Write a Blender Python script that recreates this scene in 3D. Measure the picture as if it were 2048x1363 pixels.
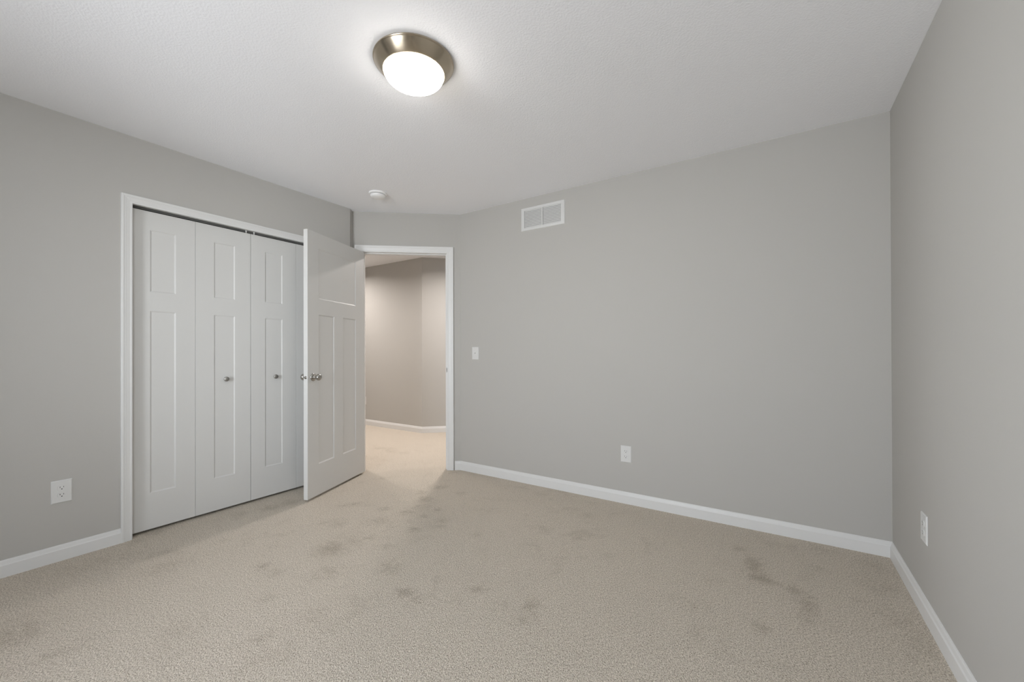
import bpy, bmesh, math
from mathutils import Vector, Matrix

for o in list(bpy.data.objects):
    bpy.data.objects.remove(o, do_unlink=True)
S = bpy.context.scene
COL = S.collection

# ------------------------------------------------------------------ camera
IMG_W, IMG_H = 2048, 1363
F_PX, CY = 814.23, 699.52
YAW, PITCH, ROLL, CAM_Z = -0.57765, 0.00353, -0.00277, 1.1293
fw = Vector((math.sin(YAW) * math.cos(PITCH), math.cos(YAW) * math.cos(PITCH), math.sin(PITCH)))
rt = Vector((math.cos(YAW), -math.sin(YAW), 0))
up = rt.cross(fw)
r2 = rt * math.cos(ROLL) + up * math.sin(ROLL)
u2 = -rt * math.sin(ROLL) + up * math.cos(ROLL)
cd = bpy.data.cameras.new('camera')
cam = bpy.data.objects.new('camera', cd)
COL.objects.link(cam)
M = Matrix((r2, u2, -fw)).transposed().to_4x4()
M.translation = Vector((0, 0, CAM_Z))
cam.matrix_world = M
cd.sensor_fit = 'HORIZONTAL'
cd.sensor_width = 36
cd.lens = F_PX / IMG_W * 36
cd.shift_y = (CY - IMG_H / 2) / IMG_W
cd.clip_start = 0.02
S.camera = cam

# ------------------------------------------------------------------ exposure, sky
S.view_settings.view_transform = 'Standard'
S.view_settings.look = 'None'
S.view_settings.exposure = 0.0
S.view_settings.gamma = 1
S.view_settings.use_curve_mapping = False
S.cycles.max_bounces = 14
S.cycles.diffuse_bounces = 10
S.cycles.sample_clamp_indirect = 4

W = bpy.data.worlds.new('daylight')
S.world = W
W.use_nodes = True
nt = W.node_tree
nt.nodes.clear()
wo = nt.nodes.new('ShaderNodeOutputWorld')
bg = nt.nodes.new('ShaderNodeBackground')
tc = nt.nodes.new('ShaderNodeTexCoord')
sp = nt.nodes.new('ShaderNodeSeparateXYZ')
mr = nt.nodes.new('ShaderNodeMapRange')
cr = nt.nodes.new('ShaderNodeValToRGB')
nt.links.new(tc.outputs['Generated'], sp.inputs[0])
nt.links.new(sp.outputs['Z'], mr.inputs['Value'])
mr.inputs['From Min'].default_value = -1
mr.inputs['From Max'].default_value = 1
ce = cr.color_ramp.elements
ce[0].position = 0.0
ce[0].color = (0.85, 0.86, 0.90, 1)
ce[1].position = 1.0
ce[1].color = (0.80, 0.88, 1.05, 1)
for p_, c_ in ((0.30, (1.22, 1.22, 1.30)), (0.485, (1.85, 1.84, 1.94)), (0.515, (1.72, 1.74, 1.88)), (0.62, (1.50, 1.53, 1.68)), (0.74, (1.05, 1.10, 1.26))):
    k_ = ce.new(p_)
    k_.color = (*c_, 1)
nt.links.new(mr.outputs[0], cr.inputs[0])
nt.links.new(cr.outputs[0], bg.inputs[0])
bg.inputs[1].default_value = 11.9
nt.links.new(bg.outputs[0], wo.inputs[0])

# ------------------------------------------------------------------ light levels
LAMP_GLOW = 27.0
HALL_W = 26.0          # downlight in the hall near the door, watts
HALL2_W = 21.0
HALL3_FILL_W = 13.5  # added downlight, lifts the dim middle of the hall wall
HALL4_FILL_W = 5.0  # added downlight, flattens the light on the angled hall wall

# ------------------------------------------------------------------ room dimensions (metres)
H = 2.44
XL, YB, XR, YR = -3.2749, 2.9976, 0.5226, -1.45
WT = 0.115
A = Vector((XL, 2.3118, 0))
B = Vector((-3.3190, 2.3679, 0))
Cc = Vector((-2.5430, YB, 0))
BC = (Cc - B).normalized()
ND = Vector((BC.y, -BC.x, 0))          # door wall normal, into the room
LBC = (Cc - B).length
HALL_Y = 4.06
HALL_X = -4.14
# window in the rear wall
WINS = [(-1.98, -0.60)]
SIDE = (-1.25, -0.45)  # added left wall window, unseen, brightens the right wall and floor
FILL_WIN_R = (-1.15, -0.62)  # added right wall window, unseen, brightens the left wall
WZ0, WZ1 = 0.62, 2.10
# closet opening, left wall
CY0, CY1, CZ = 0.784, 2.206, 2.056
# entry opening, along the door wall
DS0, DS1, DZ = 0.068, 0.887, 2.087


# ------------------------------------------------------------------ materials
def new_mat(name):
    m = bpy.data.materials.new(name)
    m.use_nodes = True
    n = m.node_tree
    b = n.nodes['Principled BSDF']
    return m, n, b


def N(n, t, **kw):
    x = n.nodes.new(t)
    for k, v in kw.items():
        setattr(x, k, v)
    return x


def paint(name, col, rough=0.6, bump=0.0, scale=300, dist=0.001, spec=0.3):
    m, n, b = new_mat(name)
    b.inputs['Base Color'].default_value = (*col, 1)
    b.inputs['Roughness'].default_value = rough
    b.inputs['Specular IOR Level'].default_value = spec
    if bump:
        t = N(n, 'ShaderNodeTexCoord')
        no = N(n, 'ShaderNodeTexNoise')
        no.inputs['Scale'].default_value = scale
        no.inputs['Detail'].default_value = 3
        no.inputs['Roughness'].default_value = 0.55
        bp = N(n, 'ShaderNodeBump')
        bp.inputs['Strength'].default_value = bump
        bp.inputs['Distance'].default_value = dist
        n.links.new(t.outputs['Object'], no.inputs['Vector'])
        n.links.new(no.outputs['Fac'], bp.inputs['Height'])
        n.links.new(bp.outputs[0], b.inputs['Normal'])
    return m


M_wall = paint('greige_wall_paint', (0.465, 0.454, 0.431), 0.75, 0.25, 160, 0.0006, 0.2)
M_ceil = paint('white_textured_ceiling', (0.885, 0.892, 0.92), 0.9, 0.5, 120, 0.003, 0.1)
M_trim = paint('white_semi_gloss_trim', (0.695, 0.695, 0.687), 0.38, 0, spec=0.4)
M_door = paint('white_door_paint', (0.63, 0.628, 0.614), 0.42, 0.04, 500, 0.0004, 0.4)
M_plastic = paint('white_plastic', (0.66, 0.66, 0.65), 0.35, 0, spec=0.5)
M_detector = paint('bright_white_plastic', (0.86, 0.86, 0.86), 0.4, 0, spec=0.5)
M_dark = paint('dark_gap', (0.02, 0.02, 0.02), 0.8)
M_black = paint('dark_slot', (0.03, 0.03, 0.03), 0.6)
M_track = paint('grey_steel_track', (0.10, 0.10, 0.095), 0.5)
M_duct = paint('grey_duct_filter', (0.22, 0.22, 0.215), 0.6)


def metal(name, col, rough):
    m, n, b = new_mat(name)
    b.inputs['Base Color'].default_value = (*col, 1)
    b.inputs['Metallic'].default_value = 1
    b.inputs['Roughness'].default_value = rough
    return m


M_nickel = metal('satin_nickel', (0.42, 0.41, 0.385), 0.24)
M_bifold_knob = metal('brushed_nickel_knob', (0.40, 0.39, 0.37), 0.45)
M_pan = metal('brushed_nickel_pan', (0.50, 0.43, 0.335), 0.27)
nn = M_pan.node_tree
pb = nn.nodes['Principled BSDF']
pb.inputs['Anisotropic'].default_value = 0.75
pb.inputs['Anisotropic Rotation'].default_value = 0.25
tg = nn.nodes.new('ShaderNodeTangent')
tg.direction_type = 'RADIAL'
tg.axis = 'Z'
nn.links.new(tg.outputs[0], pb.inputs['Tangent'])

M_glow, n, b = new_mat('lit_frosted_glass')
b.inputs['Base Color'].default_value = (0.9, 0.88, 0.84, 1)
b.inputs['Roughness'].default_value = 0.3
b.inputs['Emission Color'].default_value = (1.0, 0.95, 0.87, 1)
b.inputs['Emission Strength'].default_value = LAMP_GLOW

M_glow2, n, b = new_mat('lit_downlight_lens')
b.inputs['Base Color'].default_value = (0.9, 0.88, 0.84, 1)
b.inputs['Emission Color'].default_value = (1.0, 0.88, 0.74, 1)
b.inputs['Emission Strength'].default_value = 4

M_glass, n, b = new_mat('window_glass')
n.nodes.remove(b)
tr = N(n, 'ShaderNodeBsdfTransparent')
tr.inputs[0].default_value = (0.95, 0.97, 0.96, 1)
gl = N(n, 'ShaderNodeBsdfGlossy')
gl.inputs['Roughness'].default_value = 0.02
fr = N(n, 'ShaderNodeFresnel')
mx = N(n, 'ShaderNodeMixShader')
n.links.new(fr.outputs[0], mx.inputs[0])
n.links.new(tr.outputs[0], mx.inputs[1])
n.links.new(gl.outputs[0], mx.inputs[2])
n.links.new(mx.outputs[0], n.nodes['Material Output'].inputs[0])


def carpet_material():
    m, n, b = new_mat('beige_cut_pile_carpet')
    L = n.links.new
    b.inputs['Roughness'].default_value = 1.0
    b.inputs['Specular IOR Level'].default_value = 0.05
    t = N(n, 'ShaderNodeTexCoord')
    obj = t.outputs['Object']
    # the pile leans towards the windows: tufts are longer along that line
    vr = N(n, 'ShaderNodeVectorRotate', rotation_type='Z_AXIS')
    L(obj, vr.inputs['Vector'])
    vr.inputs['Angle'].default_value = -0.60
    vs = N(n, 'ShaderNodeVectorMath', operation='MULTIPLY')
    L(vr.outputs[0], vs.inputs[0])
    vs.inputs[1].default_value = (1.0, 0.62, 1.0)
    pile = vs.outputs[0]
    # pile direction warps the tufts into short leaning strokes
    warp = N(n, 'ShaderNodeTexNoise')
    warp.inputs['Scale'].default_value = 110
    warp.inputs['Detail'].default_value = 2
    L(pile, warp.inputs['Vector'])
    vadd = N(n, 'ShaderNodeVectorMath', operation='MULTIPLY_ADD')
    L(warp.outputs['Color'], vadd.inputs[0])
    vadd.inputs[1].default_value = (0.005, 0.005, 0)
    L(pile, vadd.inputs[2])
    tuft = N(n, 'ShaderNodeTexVoronoi')
    tuft.inputs['Scale'].default_value = 270
    L(vadd.outputs[0], tuft.inputs['Vector'])
    fib = N(n, 'ShaderNodeTexNoise')
    fib.inputs['Scale'].default_value = 400
    fib.inputs['Detail'].default_value = 3
    fib.inputs['Roughness'].default_value = 0.65
    L(vadd.outputs[0], fib.inputs['Vector'])
    mid = N(n, 'ShaderNodeTexNoise')
    mid.inputs['Scale'].default_value = 190
    mid.inputs['Detail'].default_value = 2
    L(pile, mid.inputs['Vector'])
    # fleck colour
    mixf = N(n, 'ShaderNodeMath', operation='MULTIPLY_ADD')
    L(fib.outputs['Fac'], mixf.inputs[0])
    mixf.inputs[1].default_value = 0.62
    mm = N(n, 'ShaderNodeMath', operation='MULTIPLY')
    L(mid.outputs['Fac'], mm.inputs[0])
    mm.inputs[1].default_value = 0.38
    L(mm.outputs[0], mixf.inputs[2])
    ramp = N(n, 'ShaderNodeValToRGB')
    e = ramp.color_ramp.elements
    e[0].position = 0.34
    e[0].color = (0.215, 0.186, 0.147, 1)
    e[1].position = 0.64
    e[1].color = (0.91, 0.836, 0.735, 1)
    k = e.new(0.46)
    k.color = (0.605, 0.538, 0.452, 1)
    L(mixf.outputs[0], ramp.inputs[0])
    # brushed and trodden patches where the pile lies over: own irregular shapes
    n1 = N(n, 'ShaderNodeTexNoise')
    n1.inputs['Scale'].default_value = 5.5
    n1.inputs['Detail'].default_value = 6
    n1.inputs['Roughness'].default_value = 0.66
    n1.inputs['Distortion'].default_value = 0.5
    L(obj, n1.inputs['Vector'])
    r1 = N(n, 'ShaderNodeMapRange')
    r1.inputs['From Min'].default_value = 0.53
    r1.inputs['From Max'].default_value = 0.68
    L(n1.outputs['Fac'], r1.inputs['Value'])
    n2 = N(n, 'ShaderNodeTexNoise')
    n2.inputs['Scale'].default_value = 1.1
    n2.inputs['Detail'].default_value = 3
    L(obj, n2.inputs['Vector'])
    r2_ = N(n, 'ShaderNodeMapRange')
    r2_.inputs['From Min'].default_value = 0.40
    r2_.inputs['From Max'].default_value = 0.62
    L(n2.outputs['Fac'], r2_.inputs['Value'])
    ml = N(n, 'ShaderNodeMath', operation='MULTIPLY')
    L(r1.outputs[0], ml.inputs[0])
    L(r2_.outputs[0], ml.inputs[1])
    ml2 = N(n, 'ShaderNodeMath', operation='MULTIPLY')
    L(ml.outputs[0], ml2.inputs[0])
    ml2.inputs[1].default_value = 0.36
    at = N(n, 'ShaderNodeAttribute', attribute_name='pile_marks')
    n3 = N(n, 'ShaderNodeTexNoise')
    n3.inputs['Scale'].default_value = 26
    n3.inputs['Detail'].default_value = 5
    n3.inputs['Roughness'].default_value = 0.7
    L(obj, n3.inputs['Vector'])
    n3m = N(n, 'ShaderNodeMath', operation='MULTIPLY_ADD')
    L(n3.outputs['Fac'], n3m.inputs[0])
    n3m.inputs[1].default_value = 2.2
    n3m.inputs[2].default_value = -1.1
    edge = N(n, 'ShaderNodeMath', operation='ADD')
    L(at.outputs['Fac'], edge.inputs[0])
    L(n3m.outputs[0], edge.inputs[1])
    sm = N(n, 'ShaderNodeMapRange', interpolation_type='SMOOTHSTEP')
    sm.inputs['From Min'].default_value = 0.0
    sm.inputs['From Max'].default_value = 0.60
    L(edge.outputs[0], sm.inputs['Value'])
    am = N(n, 'ShaderNodeMath', operation='MULTIPLY')
    L(sm.outputs[0], am.inputs[0])
    L(at.outputs['Fac'], am.inputs[1])
    am2 = N(n, 'ShaderNodeMath', operation='MULTIPLY')
    L(am.outputs[0], am2.inputs[0])
    am2.inputs[1].default_value = 1.1
    amt = N(n, 'ShaderNodeMath', operation='MAXIMUM')
    L(ml2.outputs[0], amt.inputs[0])
    L(am2.outputs[0], amt.inputs[1])
    amt.use_clamp = True
    # gaps between tufts, their shade darkened into the colour
    pit = N(n, 'ShaderNodeTexNoise')
    pit.inputs['Scale'].default_value = 330
    pit.inputs['Detail'].default_value = 1
    L(pile, pit.inputs['Vector'])
    pr_ = N(n, 'ShaderNodeMapRange')
    pr_.inputs['From Min'].default_value = 0.43
    pr_.inputs['From Max'].default_value = 0.33
    L(pit.outputs['Fac'], pr_.inputs['Value'])
    pmix = N(n, 'ShaderNodeMix', data_type='RGBA', blend_type='MULTIPLY')
    L(pr_.outputs[0], pmix.inputs[0])
    L(ramp.outputs[0], pmix.inputs[6])
    pmix.inputs[7].default_value = (0.40, 0.38, 0.34, 1)
    mix = N(n, 'ShaderNodeMix', data_type='RGBA', blend_type='MULTIPLY')
    L(amt.outputs[0], mix.inputs[0])
    L(pmix.outputs[2], mix.inputs[6])
    mix.inputs[7].default_value = (0.60, 0.585, 0.55, 1)
    L(mix.outputs[2], b.inputs['Base Color'])
    # relief
    inv = N(n, 'ShaderNodeMath', operation='MULTIPLY_ADD')
    L(tuft.outputs['Distance'], inv.inputs[0])
    inv.inputs[1].default_value = -0.8
    L(mixf.outputs[0], inv.inputs[2])
    bp = N(n, 'ShaderNodeBump')
    bp.inputs['Strength'].default_value = 0.8
    bp.inputs['Distance'].default_value = 0.006
    L(inv.outputs[0], bp.inputs['Height'])
    L(bp.outputs[0], b.inputs['Normal'])
    return m


M_carpet = carpet_material()


# ------------------------------------------------------------------ mesh helpers
def v3(p):
    return Vector(p)


def box(bm, x0, x1, y0, y1, z0, z1, T=None):
    vs = []
    for z in (z0, z1):
        for x, y in ((x0, y0), (x1, y0), (x1, y1), (x0, y1)):
            p = Vector((x, y, z))
            vs.append(bm.verts.new(T @ p if T else p))
    a = vs
    for f in ((0, 3, 2, 1), (4, 5, 6, 7), (0, 1, 5, 4), (1, 2, 6, 5), (2, 3, 7, 6), (3, 0, 4, 7)):
        bm.faces.new([a[i] for i in f])
    return vs


def prism(bm, pts, z0, z1):
    lo = [bm.verts.new((p[0], p[1], z0)) for p in pts]
    hi = [bm.verts.new((p[0], p[1], z1)) for p in pts]
    n_ = len(pts)
    bm.faces.new(list(reversed(lo)))
    bm.faces.new(hi)
    for i in range(n_):
        j = (i + 1) % n_
        bm.faces.new((lo[i], lo[j], hi[j], hi[i]))


def lathe(bm, prof, seg=64, T=None, close_top=False, close_bot=False):
    rings = []
    for r, z in prof:
        if r < 1e-6:
            p = Vector((0, 0, z))
            rings.append([bm.verts.new(T @ p if T else p)])
            continue
        ring = []
        for i in range(seg):
            a = 2 * math.pi * i / seg
            p = Vector((r * math.cos(a), r * math.sin(a), z))
            ring.append(bm.verts.new(T @ p if T else p))
        rings.append(ring)
    for a, b_ in zip(rings[:-1], rings[1:]):
        for i in range(seg):
            j = (i + 1) % seg
            if len(a) == 1 and len(b_) == 1:
                continue
            if len(a) == 1:
                bm.faces.new((a[0], b_[j], b_[i]))
            elif len(b_) == 1:
                bm.faces.new((a[i], a[j], b_[0]))
            else:
                bm.faces.new((a[i], a[j], b_[j], b_[i]))
    if close_top and len(rings[-1]) > 1:
        bm.faces.new(rings[-1])
    if close_bot and len(rings[0]) > 1:
        bm.faces.new(list(reversed(rings[0])))


def obj(name, bm, mat, parent=None, smooth=False, bevel=0.0, angle=35):
    bmesh.ops.recalc_face_normals(bm, faces=bm.faces)
    me = bpy.data.meshes.new(name)
    bm.to_mesh(me)
    bm.free()
    o = bpy.data.objects.new(name, me)
    COL.objects.link(o)
    me.materials.append(mat)
    if smooth:
        for p in me.polygons:
            p.use_smooth = True
    if bevel:
        md = o.modifiers.new('bevel', 'BEVEL')
        md.width = bevel
        md.segments = 2
        md.limit_method = 'ANGLE'
        md.angle_limit = math.radians(angle)
        md.harden_normals = False
    if parent:
        o.parent = parent
    return o


def struct(o, label=None, cat=None):
    o['kind'] = 'structure'
    if label:
        o['label'] = label
    if cat:
        o['category'] = cat
    return o


def empty(name, mat=None, label=None, cat=None, group=None, loc=(0, 0, 0)):
    e = bpy.data.objects.new(name, None)
    e.empty_display_size = 0.05
    COL.objects.link(e)
    e.matrix_world = mat if mat is not None else Matrix.Translation(loc)
    if label:
        e['label'] = label
    if cat:
        e['category'] = cat
    if group:
        e['group'] = group
    return e


def frame_mat(origin, xdir, ydir):
    """local x along xdir, local y along ydir, local z up"""
    m = Matrix((xdir.normalized(), ydir.normalized(), Vector((0, 0, 1)))).transposed().to_4x4()
    m.translation = origin
    return m


# ------------------------------------------------------------------ room shell
# floor: carpet grid carrying the trodden marks in the pile (footprints and brushed streaks) as a surface attribute.
# each mark: centre x, centre y, half length along the view azimuth axes (across, deep), strength
MARKS = [
    (-2.151, 1.392, 0.076, 0.086, -0.996, 0.6),
    (-2.185, 1.328, 0.031, 0.035, -1.025, 0.35),
    (-2.115, 1.532, 0.099, 0.053, -0.944, 0.35),
    (-2.078, 1.602, 0.040, 0.031, -0.914, 0.35),
    (-1.902, 1.595, 0.058, 0.042, -0.873, 0.35),
    (-1.704, 1.435, 0.063, 0.079, -0.871, 0.42),
    (-1.474, 1.326, 0.047, 0.036, -0.838, 0.58),
    (-1.377, 1.316, 0.050, 0.042, -0.808, 0.4),
    (-1.419, 1.486, 0.022, 0.030, -0.762, 0.45),
    (-1.348, 1.402, 0.021, 0.071, -0.766, 0.35),
    (-1.190, 1.538, 0.042, 0.027, -0.659, 0.55),
    (-1.228, 1.412, 0.040, 0.033, -0.716, 0.3),
    (-0.918, 1.556, 0.039, 0.054, -0.533, 0.5),
    (-0.903, 1.469, 0.046, 0.042, -0.551, 0.4),
    (-1.037, 1.487, 0.049, 0.055, -0.609, 0.28),
    (-2.264, 2.248, 0.059, 0.059, -0.789, 0.55),
    (-2.397, 2.347, 0.044, 0.052, -0.796, 0.45),
    (-2.359, 2.521, 0.074, 0.049, -0.752, 0.45),
    (-2.188, 2.118, 0.080, 0.043, -0.802, 0.4),
    (-2.191, 1.996, 0.062, 0.041, -0.832, 0.45),
    (-2.373, 1.955, 0.048, 0.043, -0.882, 0.45),
    (-2.235, 1.787, 0.088, 0.065, -0.896, 0.4),
    (-1.939, 1.833, 0.035, 0.041, -0.814, 0.55),
    (-2.039, 2.147, 0.024, 0.041, -0.759, 0.55),
    (-1.889, 2.028, 0.044, 0.045, -0.750, 0.45),
    (-1.846, 1.945, 0.050, 0.034, -0.760, 0.45),
    (-2.033, 2.014, 0.038, 0.038, -0.790, 0.4),
    (-2.646, 1.882, 0.090, 0.035, -0.953, 0.45),
    (-2.419, 1.622, 0.051, 0.047, -0.980, 0.4),
    (-2.514, 1.580, 0.044, 0.038, -1.010, 0.35),
    (-2.118, 2.499, 0.044, 0.051, -0.703, 0.4),
    (-1.563, 1.990, 0.034, 0.030, -0.666, 0.4),
    (-1.014, 2.279, 0.033, 0.037, -0.418, 0.45),
    (-1.829, 2.527, 0.210, 0.070, -0.626, 0.25),
    (-1.741, 2.338, 0.118, 0.081, -0.640, 0.25),
    (-2.275, 1.079, 0.035, 0.039, -1.128, 0.55),
    (-2.157, 1.086, 0.045, 0.048, -1.104, 0.4),
    (-3.144, 1.363, 0.031, 0.047, -1.162, 0.45),
    (-1.943, 1.224, 0.079, 0.069, -1.009, 0.38),
    (-1.969, 0.956, 0.046, 0.039, -1.119, 0.35),
    (-1.710, 0.811, 0.065, 0.044, -1.128, 0.35),
    (-1.665, 0.989, 0.056, 0.064, -1.035, 0.35),
    (-2.040, 0.650, 0.090, 0.085, -1.262, 0.3),
    (-2.565, 0.276, 0.088, 0.126, -1.464, 0.45),
    (-2.707, 0.806, 0.117, 0.087, -1.281, 0.33),
    (-3.061, 0.621, 0.178, 0.082, -1.371, 0.33),
    (-3.278, 0.912, 0.069, 0.052, -1.300, 0.42),
    (-3.086, 1.520, 0.080, 0.061, -1.113, 0.5),
    (-3.069, 1.659, 0.083, 0.064, -1.075, 0.5),
    (-0.110, 2.492, 0.046, 0.090, -0.044, 0.6),
    (-0.073, 2.370, 0.060, 0.046, -0.031, 0.65),
    (-0.029, 2.362, 0.043, 0.039, -0.012, 0.5),
    (0.065, 2.338, 0.041, 0.048, 0.028, 0.55),
    (0.109, 2.240, 0.034, 0.088, 0.049, 0.55),
    (0.095, 2.125, 0.028, 0.061, 0.045, 0.45),
    (-0.061, 1.947, 0.036, 0.031, -0.031, 0.55),
    (-0.181, 2.653, 0.031, 0.037, -0.068, 0.5),
    (0.161, 2.637, 0.046, 0.033, 0.061, 0.4),
    (-0.306, 1.951, 0.053, 0.051, -0.155, 0.35),
    (-0.409, 1.976, 0.035, 0.036, -0.204, 0.3),
    (0.203, 2.900, 0.075, 0.064, 0.070, 0.3),
    (0.416, 2.831, 0.058, 0.117, 0.146, 0.3),
    (0.410, 2.604, 0.079, 0.086, 0.156, 0.3),
    (0.445, 2.313, 0.091, 0.095, 0.190, 0.35),
    (0.452, 2.157, 0.063, 0.123, 0.207, 0.35),
    (-2.542, 2.878, 0.051, 0.052, -0.723, 0.35),
    (-2.952, 2.438, 0.079, 0.050, -0.881, 0.3),
    (-3.142, 2.857, 0.078, 0.062, -0.833, 0.25),
]


def build_floor():
    import numpy as np
    x0, x1, y0, y1, st = -7.4, 1.2, -1.9, 6.4, 0.02
    nx, ny = int(round((x1 - x0) / st)) + 1, int(round((y1 - y0) / st)) + 1
    X, Y = np.meshgrid(np.linspace(x0, x1, nx), np.linspace(y0, y1, ny))
    val = np.zeros_like(X)
    for mx_, my_, ra, rb, az, sg in MARKS:
        ca, sa = math.cos(az), math.sin(az)
        dx, dy = X - mx_, Y - my_
        u = (dx * ca - dy * sa) / ra
        v = (dx * sa + dy * ca) / rb
        d2 = u * u + v * v
        val = np.maximum(val, sg * np.exp(-d2 * 0.55))
    co = np.stack([X.ravel(), Y.ravel(), np.zeros(X.size)], 1)
    n0 = nx * ny
    low = np.array([[x0, y0, -0.12], [x1, y0, -0.12], [x1, y1, -0.12], [x0, y1, -0.12]])
    top = np.array([[x0, y0, 0], [x1, y0, 0], [x1, y1, 0], [x0, y1, 0]], float)
    co = np.vstack([co, low, top])
    idx = np.arange(n0).reshape(ny, nx)
    quads = np.stack([idx[:-1, :-1], idx[:-1, 1:], idx[1:, 1:], idx[1:, :-1]], -1).reshape(-1, 4)
    L_, T_ = n0, n0 + 4
    ex = [[L_, L_ + 3, L_ + 2, L_ + 1]] + [[L_ + i, L_ + (i + 1) % 4, T_ + (i + 1) % 4, T_ + i] for i in range(4)]
    me = bpy.data.meshes.new('floor')
    me.from_pydata(co.tolist(), [], quads.tolist() + ex)
    at = me.attributes.new('pile_marks', 'FLOAT', 'POINT')
    at.data.foreach_set('value', np.concatenate([val.ravel(), np.zeros(8)]).astype(np.float32))
    me.materials.append(M_carpet)
    o = bpy.data.objects.new('floor', me)
    COL.objects.link(o)
    return o


struct(build_floor(), 'beige cut pile carpet covering the room and running on into the hall', 'floor')

bm = bmesh.new()
box(bm, -7.4, 1.2, -1.9, 6.4, H, H + 0.12)
struct(obj('ceiling', bm, M_ceil), 'flat white ceiling with a fine sprayed texture', 'ceiling')

# left wall with the closet opening, its end and the small return beside the entry door
bm = bmesh.new()
xo = XL - WT
box(bm, xo, XL, YR - WT, SIDE[0], 0, H)
box(bm, xo, XL, SIDE[0], SIDE[1], 0, WZ0)
box(bm, xo, XL, SIDE[0], SIDE[1], WZ1, H)
box(bm, xo, XL, SIDE[1], CY0, 0, H)
box(bm, xo, XL, CY0, CY1, CZ, H)
P5 = B - ND * WT
prism(bm, [(xo, CY1), (XL, CY1), (A.x, A.y), (B.x, B.y), (P5.x, P5.y)], 0, H)
struct(obj('wall_left', bm, M_wall), 'grey painted wall on the left holding the closet opening', 'wall')

# wall of the entry door
bm = bmesh.new()


def dw(s, n_):
    p = B + BC * s + ND * n_
    return (p.x, p.y)


prism(bm, [dw(0, 0), dw(0, -WT), dw(DS0, -WT), dw(DS0, 0)], 0, H)
prism(bm, [dw(DS1, 0), dw(DS1, -WT), dw(LBC, -WT), dw(LBC, 0)], 0, H)
prism(bm, [dw(DS0, 0), dw(DS0, -WT), dw(DS1, -WT), dw(DS1, 0)], DZ, H)
struct(obj('wall_entry', bm, M_wall), 'short angled grey wall holding the entry doorway', 'wall')

bm = bmesh.new()
Q = dw(LBC, -WT)
prism(bm, [(Cc.x, Cc.y), (XR + WT, YB), (XR + WT, YB + WT), (Q[0] + 0.02, YB + WT), Q], 0, H)
struct(obj('wall_back', bm, M_wall), 'long grey wall opposite with the return air grille', 'wall')

bm = bmesh.new()
box(bm, XR, XR + WT, YR - WT, FILL_WIN_R[0], 0, H)
box(bm, XR, XR + WT, FILL_WIN_R[1], YB, 0, H)
box(bm, XR, XR + WT, FILL_WIN_R[0], FILL_WIN_R[1], 0, WZ0)
box(bm, XR, XR + WT, FILL_WIN_R[0], FILL_WIN_R[1], WZ1, H)
struct(obj('wall_right', bm, M_wall), 'grey wall at the right edge', 'wall')

bm = bmesh.new()
edges = [XL] + [v for w_ in WINS for v in w_] + [XR]
for k_ in range(0, len(edges), 2):
    box(bm, edges[k_], edges[k_ + 1], YR - WT, YR, 0, H)
for wa, wb in WINS:
    box(bm, wa, wb, YR - WT, YR, 0, WZ0)
    box(bm, wa, wb, YR - WT, YR, WZ1, H)
struct(obj('wall_rear', bm, M_wall), 'grey window wall behind the camera', 'wall')

# closet interior
bm = bmesh.new()
cx0 = xo - 0.60
box(bm, cx0 - 0.1, cx0, CY0 - 0.25, CY1 + 0.12, 0, H)
box(bm, cx0, xo, CY0 - 0.35, CY0 - 0.25, 0, H)
box(bm, cx0, xo, CY1 + 0.02, CY1 + 0.12, 0, H)
struct(obj('wall_closet', bm, M_wall), 'inner walls of the closet behind the folding doors', 'wall')

# hall walls seen through the doorway
bm = bmesh.new()
d45 = Vector((1, 1, 0)).normalized()
n45 = Vector((-1, 1, 0)).normalized()
h0 = Vector((HALL_X, HALL_Y, 0))
h1 = h0 + d45 * 2.6
prism(bm, [(-7.3, HALL_Y), (h0.x, h0.y), (h1.x, h1.y), (h1.x - .2, h1.y + .2), (h0.x - 0.1, h0.y + 0.24), (-7.3, HALL_Y + 0.2)], 0, H)
struct(obj('wall_hall', bm, M_wall), 'hall wall with an outside corner seen through the doorway', 'wall')
bm = bmesh.new()
box(bm, -7.4, -7.3, 2.2, HALL_Y + 0.2, 0, H)
box(bm, -7.3, cx0 - 0.1, 2.2, 2.32, 0, H)
box(bm, -0.9, -0.8, YB + WT, h1.y + 0.1, 0, H)
box(bm, h1.x, -0.9, h1.y, h1.y + 0.1, 0, H)
struct(obj('wall_hall_side', bm, M_wall), 'plain hall walls beyond the doorway', 'wall')


# ------------------------------------------------------------------ baseboards
BP = [(0, 0), (0.013, 0), (0.013, 0.060), (0.0115, 0.0625), (0.0095, 0.066), (0.0065, 0.079), (0.004, 0.084), (0, 0.0855)]


def baseboard(bm, pts, nrm):
    """pts: floor polyline; nrm: list of into-room normals per segment; mitred"""
    rings = []
    for i, p in enumerate(pts):
        if i == 0:
            m = Vector(nrm[0])
        elif i == len(pts) - 1:
            m = Vector(nrm[-1])
        else:
            a, b_ = Vector(nrm[i - 1]), Vector(nrm[i])
            m = (a + b_) / (1 + a.dot(b_))
        rings.append([bm.verts.new((p[0] + m.x * t, p[1] + m.y * t, z)) for t, z in BP])
    k = len(BP)
    for a, b_ in zip(rings[:-1], rings[1:]):
        for i in range(k):
            j = (i + 1) % k
            bm.faces.new((a[i], a[j], b_[j], b_[i]))
    bm.faces.new(rings[0])
    bm.faces.new(list(reversed(rings[-1])))


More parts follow.
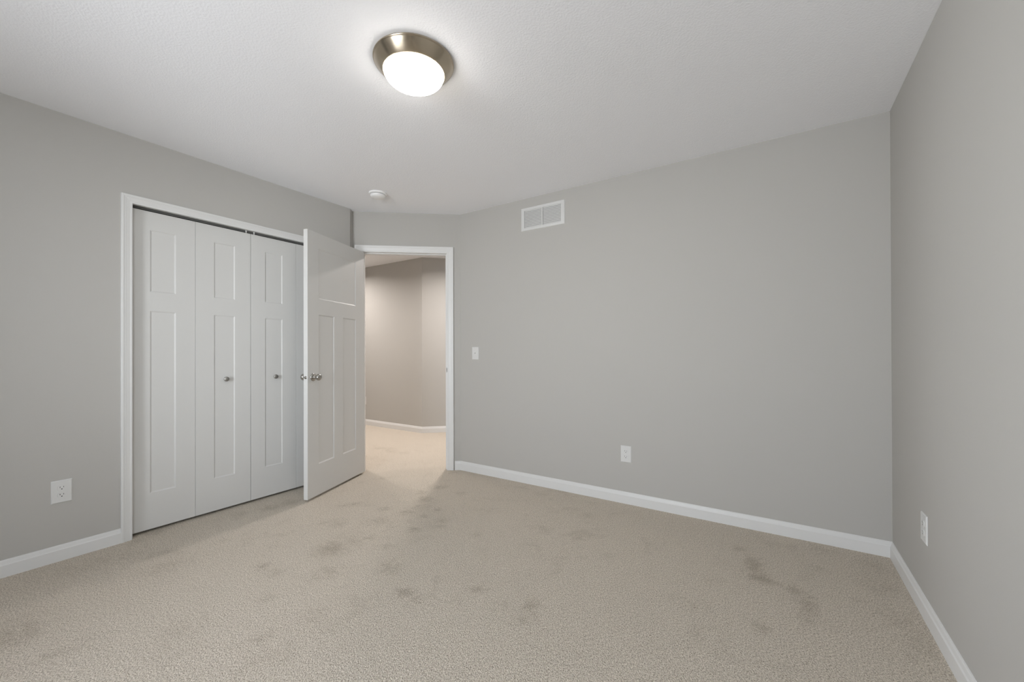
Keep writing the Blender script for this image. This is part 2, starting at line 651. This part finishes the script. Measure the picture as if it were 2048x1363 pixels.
cas_r = B + BC * 0.944
bm = bmesh.new()
baseboard(bm, [(XL, YR + 0.013), (XL, 0.764)], [(1, 0, 0)])
struct(obj('baseboard_left', bm, M_trim), 'white baseboard on the left wall before the closet', 'baseboard')
bm = bmesh.new()
baseboard(bm, [(cas_r.x, cas_r.y), (Cc.x, Cc.y), (XR, YB), (XR, YR)], [tuple(ND), (0, -1, 0), (-1, 0, 0)])
bmesh.ops.recalc_face_normals(bm, faces=bm.faces)
# split the run at the far right corner into two baseboards
bm.free()
bm = bmesh.new()
baseboard(bm, [(cas_r.x, cas_r.y), (Cc.x, Cc.y), (XR - 0.0005, YB)], [tuple(ND), (0, -1, 0)])
struct(obj('baseboard_back', bm, M_trim), 'white baseboard along the long opposite wall', 'baseboard')
bm = bmesh.new()
baseboard(bm, [(XR, YB - 0.0132), (XR, YR + 0.0135)], [(-1, 0, 0)])
struct(obj('baseboard_right', bm, M_trim), 'white baseboard along the right wall', 'baseboard')
bm = bmesh.new()
baseboard(bm, [(XL, YR), (XR, YR)], [(0, 1, 0)])
struct(obj('baseboard_rear', bm, M_trim), 'white baseboard under the window behind the camera', 'baseboard')
bm = bmesh.new()
baseboard(bm, [(-7.3, HALL_Y), (h0.x, h0.y), (h1.x, h1.y)], [(0, -1, 0), tuple(-n45)])
struct(obj('baseboard_hall', bm, M_trim), 'white baseboard following the hall wall corner', 'baseboard')

# ------------------------------------------------------------------ casings
CP = [(0, 0), (0, 0.008), (0.003, 0.0095), (0.009, 0.0098), (0.013, 0.0090), (0.020, 0.0098), (0.034, 0.0118),
      (0.039, 0.0132), (0.043, 0.0130), (0.047, 0.0150), (0.056, 0.0160), (0.0605, 0.0145), (0.062, 0.0)]


def casing(bm, M4, s0, s1, zt, wd=0.062):
    """U shaped casing around opening s0..s1, head underside at zt. local x = along wall, y = out of the wall"""
    sc = wd / 0.062
    rings = []
    for (s, z, ds, dz) in ((s0, 0.0, -1, 0), (s0, zt, -1, 1), (s1, zt, 1, 1), (s1, 0.0, 1, 0)):
        rings.append([bm.verts.new(M4 @ Vector((s + ds * u * sc, v, z + dz * u * sc))) for u, v in CP])
    k = len(CP)
    for a, b_ in zip(rings[:-1], rings[1:]):
        for i in range(k):
            j = (i + 1) % k
            bm.faces.new((a[i], a[j], b_[j], b_[i]))
    bm.faces.new(rings[0])
    bm.faces.new(list(reversed(rings[-1])))


# closet: local x = +y of the world, local y = +x of the world (into the room)
MC = frame_mat(Vector((XL, 0, 0)), Vector((0, 1, 0)), Vector((1, 0, 0)))
e = struct(empty('trim_1', loc=(XL, 1.49, 0), label='white moulded casing framing the closet opening', cat='door trim'))
bm = bmesh.new()
casing(bm, MC, 0.8095, 2.1805, 2.031, 0.052)
o = obj('casing', bm, M_trim)
o.parent = e
o.matrix_parent_inverse = e.matrix_world.inverted()
bm = bmesh.new()
box(bm, xo, XL, CY0, CY0 + 0.019, 0, CZ)
box(bm, xo, XL, CY1 - 0.019, CY1, 0, CZ)
box(bm, xo, XL, CY0 + 0.019, CY1 - 0.019, CZ - 0.019, CZ)
o = obj('jamb', bm, M_trim)
o.parent = e
o.matrix_parent_inverse = e.matrix_world.inverted()
bm = bmesh.new()
box(bm, XL - 0.078, XL - 0.044, CY0 + 0.019, CY1 - 0.019, CZ - 0.019 - 0.014, CZ - 0.019)
o = obj('door_track', bm, M_track)
o.parent = e
o.matrix_parent_inverse = e.matrix_world.inverted()

# entry door: local x = along BC, local y = ND
MD = frame_mat(B.copy(), BC, ND)
e2 = struct(empty('trim_2', mat=MD, label='white casing and jamb of the entry doorway', cat='door trim'))
I4 = Matrix.Identity(4)
bm = bmesh.new()
casing(bm, I4, 0.083, 0.873, 2.064, 0.062)
obj('casing', bm, M_trim, e2)
bm = bmesh.new()
box(bm, DS0, DS0 + 0.019, -WT, 0, 0, DZ)
box(bm, DS1 - 0.019, DS1, -WT, 0, 0, DZ)
box(bm, DS0 + 0.019, DS1 - 0.019, -WT, 0, DZ - 0.019, DZ)
obj('jamb', bm, M_trim, e2)
bm = bmesh.new()
box(bm, DS0 + 0.019, DS0 + 0.030, -0.075, -0.040, 0, DZ - 0.019)
box(bm, DS1 - 0.030, DS1 - 0.019, -0.075, -0.040, 0, DZ - 0.019)
box(bm, DS0 + 0.030, DS1 - 0.030, -0.075, -0.040, DZ - 0.030, DZ - 0.019)
obj('door_stop', bm, M_trim, e2)
bm = bmesh.new()
casing(bm, Matrix.Translation((0, -WT, 0)) @ Matrix.Scale(-1, 4, (0, 1, 0)), 0.083, 0.873, 2.064, 0.062)
obj('casing', bm, M_trim, e2)
bm = bmesh.new()
box(bm, DS1 - 0.0205, DS1 - 0.0188, -0.038, 0.0008, 0.925, 0.982)
box(bm, DS1 - 0.0205, DS1 - 0.0135, -0.0002, 0.0016, 0.936, 0.972)
o = obj('strike_plate', bm, M_nickel, e2, bevel=0.0004)
o['label'] = 'nickel strike plate on the right jamb'


# ------------------------------------------------------------------ panel doors
def panel_slab(bm, w, z0, z1, t, panels, ins=0.009, dep=0.006):
    """slab x 0..w, y 0..-t (front at y=0 facing +y), recessed flat panels both sides.
    panels: list of (x0,x1,za,zb)"""
    xs = sorted({0, w} | {p[0] for p in panels} | {p[1] for p in panels})
    zs = sorted({z0, z1} | {p[2] for p in panels} | {p[3] for p in panels})
    cache = {}

    def V(x, y, z):
        k = (round(x, 5), round(y, 5), round(z, 5))
        if k not in cache:
            cache[k] = bm.verts.new((x, y, z))
        return cache[k]

    for y, sg in ((0.0, -1), (-t, 1)):
        for i in range(len(xs) - 1):
            for j in range(len(zs) - 1):
                xa, xb, za, zb = xs[i], xs[i + 1], zs[j], zs[j + 1]
                ip = None
                for p in panels:
                    if xa >= p[0] - 1e-6 and xb <= p[1] + 1e-6 and za >= p[2] - 1e-6 and zb <= p[3] + 1e-6:
                        ip = p
                if ip is None:
                    bm.faces.new([V(xa, y, za), V(xb, y, za), V(xb, y, zb), V(xa, y, zb)])
        for (pa, pb_, za, zb) in panels:
            yy = y + sg * dep
            gx = [x for x in xs if pa - 1e-6 <= x <= pb_ + 1e-6]
            gz = [z for z in zs if za - 1e-6 <= z <= zb + 1e-6]
            ia, ib, ja, jb = pa + ins, pb_ - ins, za + ins, zb - ins
            inner = [V(ia, yy, ja), V(ib, yy, ja), V(ib, yy, jb), V(ia, yy, jb)]
            bm.faces.new(inner)
            bm.faces.new([V(x, y, za) for x in gx] + [inner[1], inner[0]])
            bm.faces.new([V(x, y, zb) for x in reversed(gx)] + [inner[3], inner[2]])
            bm.faces.new([V(pa, y, z) for z in reversed(gz)] + [inner[0], inner[3]])
            bm.faces.new([V(pb_, y, z) for z in gz] + [inner[2], inner[1]])
    # edges
    for i in range(len(xs) - 1):
        for z in (z0, z1):
            bm.faces.new([V(xs[i], 0, z), V(xs[i + 1], 0, z), V(xs[i + 1], -t, z), V(xs[i], -t, z)])
    for j in range(len(zs) - 1):
        for x in (0, w):
            bm.faces.new([V(x, 0, zs[j]), V(x, 0, zs[j + 1]), V(x, -t, zs[j + 1]), V(x, -t, zs[j])])


# closet bifold leaves: local frame x = world +y, y = world +x
LEAF_X = XL - 0.040
seams = [(0.8055, 1.1436), (1.1449, 1.4894), (1.4920, 1.8343), (1.8356, 2.1845)]
pc = [0.9705, 1.3190, 1.6590, 2.0070]
ZL0, ZL1 = 0.017, 2.018


def bifold(name, idx, knob_leaf, label):
    base = Matrix(MC)
    base.translation = Vector((LEAF_X, seams[idx[0]][0], 0))
    e_ = struct(empty(name, mat=base, label=label, cat='closet door'))
    y0 = seams[idx[0]][0]
    for i in idx:
        a, b_ = seams[i]
        w = b_ - a
        c = pc[i] - a
        bm = bmesh.new()
        panel_slab(bm, w, ZL0, ZL1, 0.030, [(c - 0.066, c + 0.066, 1.511, 1.904), (c - 0.066, c + 0.066, 0.243, 1.392)], 0.008, 0.0042)
        bmesh.ops.translate(bm, verts=bm.verts, vec=(a - y0, 0, 0))
        obj('door_leaf', bm, M_door, e_, bevel=0.0012)
    # round pull
    kx = (pc[knob_leaf] + (0.003 if knob_leaf == 1 else 0.005)) - y0
    T = Matrix.Translation((kx, 0, 0.938)) @ Matrix.Rotation(math.radians(-90), 4, 'X')
    bm = bmesh.new()
    lathe(bm, [(0.0085, 0), (0.0075, 0.004), (0.0065, 0.010), (0.009, 0.0145), (0.0145, 0.017), (0.0165, 0.020), (0.0165, 0.0235),
               (0.0145, 0.026), (0.0, 0.027)], 40, T)
    o = obj('knob', bm, M_bifold_knob, e_, smooth=True)
    o['label'] = 'round brushed nickel pull knob'
    # guide pin riding in the head track
    px_ = (seams[1][1] - 0.028) if knob_leaf == 1 else (seams[2][0] + 0.024)
    T = Matrix.Translation((px_ - y0, -0.005, ZL1 - 0.001))
    bm = bmesh.new()
    lathe(bm, [(0.0035, 0), (0.0035, 0.0225)], 16, T, close_top=True, close_bot=True)
    lathe(bm, [(0.006, 0.010), (0.006, 0.0225)], 16, T, close_top=True, close_bot=True)
    o = obj('guide_pin', bm, M_plastic, e_)
    o['label'] = 'white guide pin in the head track'
    return e_


bifold('door_2', (0, 1), 1, 'white bifold closet door on the left half of the closet')
bifold('door_3', (2, 3), 2, 'white bifold closet door on the right half, partly behind the open door')

# entry door leaf, open about 108 degrees
DA = Vector((-2.956, 1.723, 0))          # free edge, face towards the opening
DWD = (Vector((-3.222, 2.427, 0)) - DA).normalized()
DN = Vector((DWD.y, -DWD.x, 0))
if DN.x < 0:
    DN = -DN
ML = frame_mat(DA, DWD, DN)
door = struct(empty('door_1', mat=ML, label='white three panel entry door standing open beside the closet', cat='door'))
bm = bmesh.new()
DW_, DT_ = 0.747, 0.035
panel_slab(bm, DW_, 0.018, 2.056, DT_, [(0.124, 0.617, 1.541, 1.938), (0.124, 0.313, 0.257, 1.421), (0.429, 0.617, 0.257, 1.421)], 0.009, 0.0055)
obj('door_leaf', bm, M_door, door, bevel=0.0015)
KZ, KX = 0.937, 0.060


def knob(sgn):
    T = Matrix.Translation((KX, 0 if sgn > 0 else -DT_, KZ)) @ Matrix.Rotation(math.radians(-90 * sgn), 4, 'X')
    bm = bmesh.new()
    lathe(bm, [(0, 0.0), (0.0325, 0.0), (0.0328, 0.003), (0.031, 0.006), (0.026, 0.009), (0.018, 0.011), (0.0125, 0.014), (0.0105, 0.020),
               (0.011, 0.027), (0.0155, 0.032), (0.0225, 0.037), (0.0262, 0.043), (0.0272, 0.050), (0.0255, 0.057),
               (0.0195, 0.0625), (0.0105, 0.0655), (0, 0.066)], 56, T)
    bmesh.ops.transform(bm, matrix=Matrix.Translation((KX, 0, KZ)) @ Matrix.Diagonal((0.93, 1, 0.93, 1)) @ Matrix.Translation((-KX, 0, -KZ)), verts=bm.verts)
    o = obj('door_knob', bm, M_nickel, door, smooth=True)
    o['label'] = 'round satin nickel door knob and rose'


knob(1)
knob(-1)
bm = bmesh.new()
# latch faceplate with round corners and bolt on the free edge (x = 0 side)
T = Matrix.Translation((0, -DT_ / 2, KZ)) @ Matrix.Rotation(math.radians(-90), 4, 'Y')
lathe(bm, [(0.0112, -0.0002), (0.0112, 0.0010), (0.0100, 0.0014), (0.0, 0.0014)], 32, T)
lathe(bm, [(0.0085, 0.001), (0.0085, 0.008), (0.006, 0.011), (0, 0.0115)], 24, T)
o = obj('latch_plate', bm, M_nickel, door)
o['label'] = 'nickel latch plate and bolt on the door edge'
for hz in (0.23, 1.03, 1.83):
    T = Matrix.Translation((DW_ + 0.003, -DT_ - 0.003, hz))
    bm = bmesh.new()
    lathe(bm, [(0.006, -0.045), (0.006, 0.045)], 20, T, close_top=True, close_bot=True)
    lathe(bm, [(0.0075, 0.045), (0.006, 0.050), (0.0, 0.052)], 20, T, close_bot=True)
    box(bm, DW_ - 0.002, DW_ + 0.0012, -DT_ - 0.003, -0.006, hz - 0.044, hz + 0.044)
    o = obj('hinge', bm, M_nickel, door)
    o['label'] = 'nickel butt hinge'

# ------------------------------------------------------------------ windows behind and beside the camera, the side pair added for light
def window(name, mat, w, label):
    """sash window; local x along the wall 0..w, y into the room, z up"""
    wn = struct(empty(name, mat=mat, label=label, cat='window'))
    ft = 0.040
    ym0, ym1 = -0.09, -0.03
    zm = (WZ0 + WZ1) / 2
    bm = bmesh.new()
    box(bm, 0, ft, ym0, ym1, WZ0, WZ1)
    box(bm, w - ft, w, ym0, ym1, WZ0, WZ1)
    box(bm, ft, w - ft, ym0, ym1, WZ0, WZ0 + ft)
    box(bm, ft, w - ft, ym0, ym1, WZ1 - ft, WZ1)
    box(bm, ft, w - ft, ym0, ym1, zm - 0.02, zm + 0.02)
    obj('window_frame', bm, M_trim, wn)
    for za, zb in ((WZ0 + ft, zm - 0.02), (zm + 0.02, WZ1 - ft)):
        bm = bmesh.new()
        box(bm, ft, w - ft, -0.063, -0.059, za, zb)
        obj('pane', bm, M_glass, wn)
    bm = bmesh.new()
    box(bm, -0.08, w + 0.08, 0.0002, 0.03, WZ0 - 0.02, WZ0)
    obj('window_sill', bm, M_trim, wn)
    bm = bmesh.new()
    box(bm, -0.06, 0, 0, 0.015, WZ0, WZ1 + 0.06)
    box(bm, w, w + 0.06, 0, 0.015, WZ0, WZ1 + 0.06)
    box(bm, 0, w, 0, 0.015, WZ1, WZ1 + 0.06)
    obj('casing', bm, M_trim, wn)
    # portal guiding the sky light through the window
    pl_ = bpy.data.lights.new('window_portal', 'AREA')
    pl_.shape = 'RECTANGLE'
    pl_.size = w
    pl_.size_y = WZ1 - WZ0
    pl_.cycles.is_portal = True
    po = bpy.data.objects.new('window_portal', pl_)
    COL.objects.link(po)
    po.matrix_world = mat @ Matrix.Translation((w / 2, -0.12, zm)) @ Matrix.Rotation(math.radians(90), 4, 'X')


for i_, (wa, wb) in enumerate(WINS):
    window('window_%d' % (i_ + 1), frame_mat(Vector((wa, YR, 0)), Vector((1, 0, 0)), Vector((0, 1, 0))), wb - wa,
           'white framed sash window in the wall behind the camera')
window('window_%d' % (len(WINS) + 1), frame_mat(Vector((XL, SIDE[0], 0)), Vector((0, 1, 0)), Vector((1, 0, 0))), SIDE[1] - SIDE[0],
       'white framed sash window added in the left wall to light the right wall, out of frame behind the camera')
window('window_%d' % (len(WINS) + 2), frame_mat(Vector((XR, FILL_WIN_R[0], 0)), Vector((0, 1, 0)), Vector((-1, 0, 0))), FILL_WIN_R[1] - FILL_WIN_R[0],
       'white framed sash window added in the right wall to light the left wall, out of frame beside the camera')

# ------------------------------------------------------------------ ceiling light
LC = Vector((-1.372, 1.300, H))
cl = empty('ceiling_light', loc=LC, label='flush ceiling light with a glowing frosted bowl in a brushed nickel pan', cat='ceiling light')
bm = bmesh.new()
lathe(bm, [(0.150, 0.0), (0.172, 0.0), (0.172, -0.003), (0.1775, -0.004), (0.1785, -0.007), (0.1775, -0.0095), (0.1755, -0.0105), (0.1725, -0.0150),
           (0.1665, -0.0230), (0.1595, -0.0315), (0.1520, -0.0400), (0.1450, -0.0475), (0.1395, -0.0525), (0.1360, -0.0550), (0.1340, -0.0540), (0.1340, -0.042)], 96)
o = obj('mounting_pan', bm, M_pan, cl, smooth=True)
o['label'] = 'brushed nickel pan'
bm = bmesh.new()
R0, zt, dp = 0.1332, -0.052, 0.055
prof = [(R0, zt + 0.006), (R0, zt)]
for i in range(1, 19):
    a = i / 18 * math.pi / 2
    prof.append((R0 * math.cos(a) ** 0.75 if i < 18 else 0, zt - dp * math.sin(a)))
lathe(bm, prof, 96)
obj('glass_bowl', bm, M_glow, cl, smooth=True)

# ------------------------------------------------------------------ smoke detector
sd = empty('smoke_detector', loc=(-2.765, 2.215, H), label='small round white smoke detector on the ceiling near the closet corner', cat='smoke detector')
bm = bmesh.new()
lathe(bm, [(0.0, 0), (0.072, 0.0), (0.073, -0.004), (0.071, -0.011), (0.066, -0.013), (0.0, -0.013)], 56)
obj('base', bm, M_detector, sd, smooth=False)
bm = bmesh.new()
lathe(bm, [(0.0, -0.012), (0.050, -0.012), (0.050, -0.0165)], 48)
obj('vent_gap', bm, M_black, sd)
bm = bmesh.new()
lathe(bm, [(0.046, -0.016), (0.060, -0.0165), (0.0605, -0.022), (0.058, -0.031), (0.050, -0.037), (0.030, -0.040), (0.0, -0.041)], 56)
obj('cover', bm, M_detector, sd, smooth=True)
bm = bmesh.new()
lathe(bm, [(0.011, -0.038), (0.011, -0.043), (0, -0.0435)], 24)
obj('test_button', bm, M_detector, sd)

# ------------------------------------------------------------------ wall devices (local x along the wall, y out, z up)
MB_ = lambda x, z: frame_mat(Vector((x, YB, z)), Vector((1, 0, 0)), Vector((0, -1, 0)))


def plate(bm, w, h, t=0.0055, ins=0.004):
    pts = [(-w / 2, -h / 2), (w / 2, -h / 2), (w / 2, h / 2), (-w / 2, h / 2)]
    lv = [[bm.verts.new((x, 0.0, z)) for x, z in pts],
          [bm.verts.new((x, t * 0.4, z)) for x, z in pts],
          [bm.verts.new((x * (1 - 2 * ins / w), t, z * (1 - 2 * ins / h))) for x, z in pts]]
    for a, b_ in zip(lv[:-1], lv[1:]):
        for i in range(4):
            j = (i + 1) % 4
            bm.faces.new((a[i], a[j], b_[j], b_[i]))
    bm.faces.new(lv[-1])
    bm.faces.new(list(reversed(lv[0])))


# return air grille
VX0, VX1, VZ0, VZ1 = -1.853, -1.4385, 2.163, 2.3605
vw, vh = VX1 - VX0, VZ1 - VZ0
ve = empty('air_vent', mat=MB_((VX0 + VX1) / 2, (VZ0 + VZ1) / 2), label='white louvred return air grille high on the long wall near the ceiling', cat='air vent')
bm = bmesh.new()
fx, fz = 0.033, 0.024
outer = [(-vw / 2, -vh / 2), (vw / 2, -vh / 2), (vw / 2, vh / 2), (-vw / 2, vh / 2)]
inner = [(-vw / 2 + fx, -vh / 2 + fz), (vw / 2 - fx, -vh / 2 + fz), (vw / 2 - fx, vh / 2 - fz), (-vw / 2 + fx, vh / 2 - fz)]


def ring(ps, y):
    return [bm.verts.new((x, y, z)) for x, z in ps]


L0 = ring(outer, 0.0)
L1 = ring(outer, 0.002)
L2 = ring([(x * (1 - 0.016), z * (1 - 0.035)) for x, z in outer], 0.006)
L3 = ring(inner, 0.006)
L4 = ring(inner, 0.0015)
for a, b_ in ((L0, L1), (L1, L2), (L2, L3), (L3, L4)):
    for i in range(4):
        j = (i + 1) % 4
        bm.faces.new((a[i], a[j], b_[j], b_[i]))
box(bm, -0.0055, 0.0055, 0.0015, 0.0058, -vh / 2 + fz, vh / 2 - fz)
obj('vent_frame', bm, M_plastic, ve)
bm = bmesh.new()
box(bm, -vw / 2 + fx, vw / 2 - fx, -0.0005, 0.0008, -vh / 2 + fz, vh / 2 - fz)
obj('backing', bm, M_duct, ve)
bm = bmesh.new()
nl = 12
ih = vh - 2 * fz
for i in range(nl):
    zc = -ih / 2 + (i + 0.5) * ih / nl
    for xa, xb in ((-vw / 2 + fx + 0.003, -0.0055), (0.0085, vw / 2 - fx)):
        # louvre blade, tilted, front edge low
        p = [(0.0008, zc + 0.0056), (0.0050, zc - 0.0052), (0.0057, zc - 0.0047), (0.0015, zc + 0.0062)]
        va = [bm.verts.new((xa, y, z)) for y, z in p]
        vb = [bm.verts.new((xb, y, z)) for y, z in p]
        bm.faces.new(va)
        bm.faces.new(list(reversed(vb)))
        for k in range(4):
            q = (k + 1) % 4
            bm.faces.new((va[k], vb[k], vb[q], va[q]))
obj('louvres', bm, M_plastic, ve)
for sx in (-1, 1):
    bm = bmesh.new()
    T = Matrix.Translation((sx * (vw / 2 - fx / 2), 0.0055, 0)) @ Matrix.Rotation(math.radians(-90), 4, 'X')
    lathe(bm, [(0.004, 0), (0.0035, 0.0012), (0, 0.0016)], 20, T)
    obj('screw', bm, M_plastic, ve)

# light switch
sw = empty('light_switch', mat=MB_(-2.3605, 1.113), label='white toggle light switch on the wall right of the doorway', cat='light switch')
bm = bmesh.new()
plate(bm, 0.0765, 0.118)
obj('cover_plate', bm, M_plastic, sw)
bm = bmesh.new()
box(bm, -0.0052, 0.0052, 0.005, 0.0062, -0.012, 0.012)
T = Matrix.Translation((0, 0.0055, 0)) @ Matrix.Rotation(math.radians(24), 4, 'X')
box(bm, -0.0036, 0.0036, 0, 0.0125, -0.0045, 0.0045, T)
obj('toggle', bm, M_plastic, sw, bevel=0.0006)
for sz in (-1, 1):
    bm = bmesh.new()
    T = Matrix.Translation((0, 0.0053, sz * 0.030)) @ Matrix.Rotation(math.radians(-90), 4, 'X')
    lathe(bm, [(0.003, 0), (0.0026, 0.0008), (0, 0.001)], 16, T)
    obj('screw', bm, M_plastic, sw)


def make_outlet(w, h):
    e_ = empty('wall_outlet', cat='outlet', group='duplex wall outlets')
    bm = bmesh.new()
    plate(bm, w, h)
    obj('cover_plate', bm, M_plastic, e_)
    for sz in (-1, 1):
        zc = sz * 0.0195
        bm = bmesh.new()
        pts = []
        for a in range(0, 360, 12):
            ca, sa = math.cos(math.radians(a)), math.sin(math.radians(a))
            pts.append((0.0172 * ca, max(-0.0138, min(0.0138, 0.0172 * sa)) + zc))
        lo = [bm.verts.new((x, 0.005, z)) for x, z in pts]
        hi = [bm.verts.new((x * 0.97, 0.0072, zc + (z - zc) * 0.97)) for x, z in pts]
        bm.faces.new(hi)
        for i in range(len(pts)):
            j = (i + 1) % len(pts)
            bm.faces.new((lo[i], lo[j], hi[j], hi[i]))
        r = obj('receptacle', bm, M_plastic, e_)
        bm = bmesh.new()
        box(bm, -0.0080, -0.0058, 0.0070, 0.0074, zc + 0.0005, zc + 0.0085)
        box(bm, 0.0058, 0.0078, 0.0070, 0.0074, zc + 0.0015, zc + 0.0080)
        T = Matrix.Translation((0, 0.0070, zc - 0.0062)) @ Matrix.Rotation(math.radians(-90), 4, 'X')
        lathe(bm, [(0.0026, 0), (0.0026, 0.0004)], 16, T, close_top=True)
        box(bm, -0.0026, 0.0026, 0.0070, 0.0074, zc - 0.0062, zc - 0.0040)
        obj('slots', bm, M_black, r)
    bm = bmesh.new()
    T = Matrix.Translation((0, 0.0053, 0)) @ Matrix.Rotation(math.radians(-90), 4, 'X')
    lathe(bm, [(0.003, 0), (0.0026, 0.0008), (0, 0.001)], 16, T)
    obj('screw', bm, M_plastic, e_)
    return e_


def copy_thing(src, mat, label):
    r = src.copy()
    COL.objects.link(r)
    r.matrix_world = mat
    r['label'] = label
    for ch in list(src.children):
        c = ch.copy()
        COL.objects.link(c)
        c.parent = r
        for g in ch.children:
            d = g.copy()
            COL.objects.link(d)
            d.parent = c
    return r


ol = make_outlet(0.0790, 0.122)
ol.matrix_world = MB_(-0.945, 0.3655)
ol['label'] = 'white duplex outlet low on the long wall below the bare middle'
copy_thing(ol, frame_mat(Vector((XL, 0.520, 0.3745)), Vector((0, 1, 0)), Vector((1, 0, 0))),
           'white duplex outlet low on the left wall beside the closet casing')
copy_thing(ol, frame_mat(Vector((XR, 2.411, 0.3735)), Vector((0, 1, 0)), Vector((-1, 0, 0))),
           'white duplex outlet low on the right wall, seen edge on')
copy_thing(ol, frame_mat(Vector((-5.395, HALL_Y, 0.3745)), Vector((1, 0, 0)), Vector((0, -1, 0))),
           'white outlet out in the hall, just showing past the open door edge')

# ------------------------------------------------------------------ hall downlights, the last two added as fill
HL = [Vector((-3.14, 3.70, H)), Vector((-5.50, 3.35, H)), Vector((-4.65, 2.80, H)), Vector((-2.10, 3.70, H))]
r0 = empty('recessed_light', loc=HL[0], label='recessed round downlight in the hall ceiling nearest the doorway', cat='recessed light', group='hall downlights')
bm = bmesh.new()
lathe(bm, [(0.062, -0.001), (0.064, -0.006), (0.085, -0.004), (0.088, 0.0)], 48)
obj('trim_ring', bm, M_plastic, r0, smooth=True)
bm = bmesh.new()
lathe(bm, [(0.063, -0.003), (0.0, -0.003)], 48)
obj('lens', bm, M_glow2, r0)
copy_thing(r0, Matrix.Translation(HL[1]), 'recessed round downlight further along the hall ceiling')
copy_thing(r0, Matrix.Translation(HL[2]), 'recessed round fill downlight added at the closet side of the hall ceiling')
copy_thing(r0, Matrix.Translation(HL[3]), 'recessed round fill downlight added behind the long wall in the hall ceiling')
for p, wt, nm in ((HL[0], HALL_W, 'downlight_near'), (HL[1], HALL2_W, 'downlight_far'), (HL[2], HALL3_FILL_W, 'fill_light_side'), (HL[3], HALL4_FILL_W, 'fill_light_end')):
    ld = bpy.data.lights.new(nm, 'AREA')
    ld.shape = 'DISK'
    ld.size = 0.15
    ld.spread = math.radians(160)
    ld.energy = wt
    ld.color = (1.0, 0.92, 0.875)
    lo_ = bpy.data.objects.new(nm, ld)
    COL.objects.link(lo_)
    lo_.location = p + Vector((0, 0, -0.010))
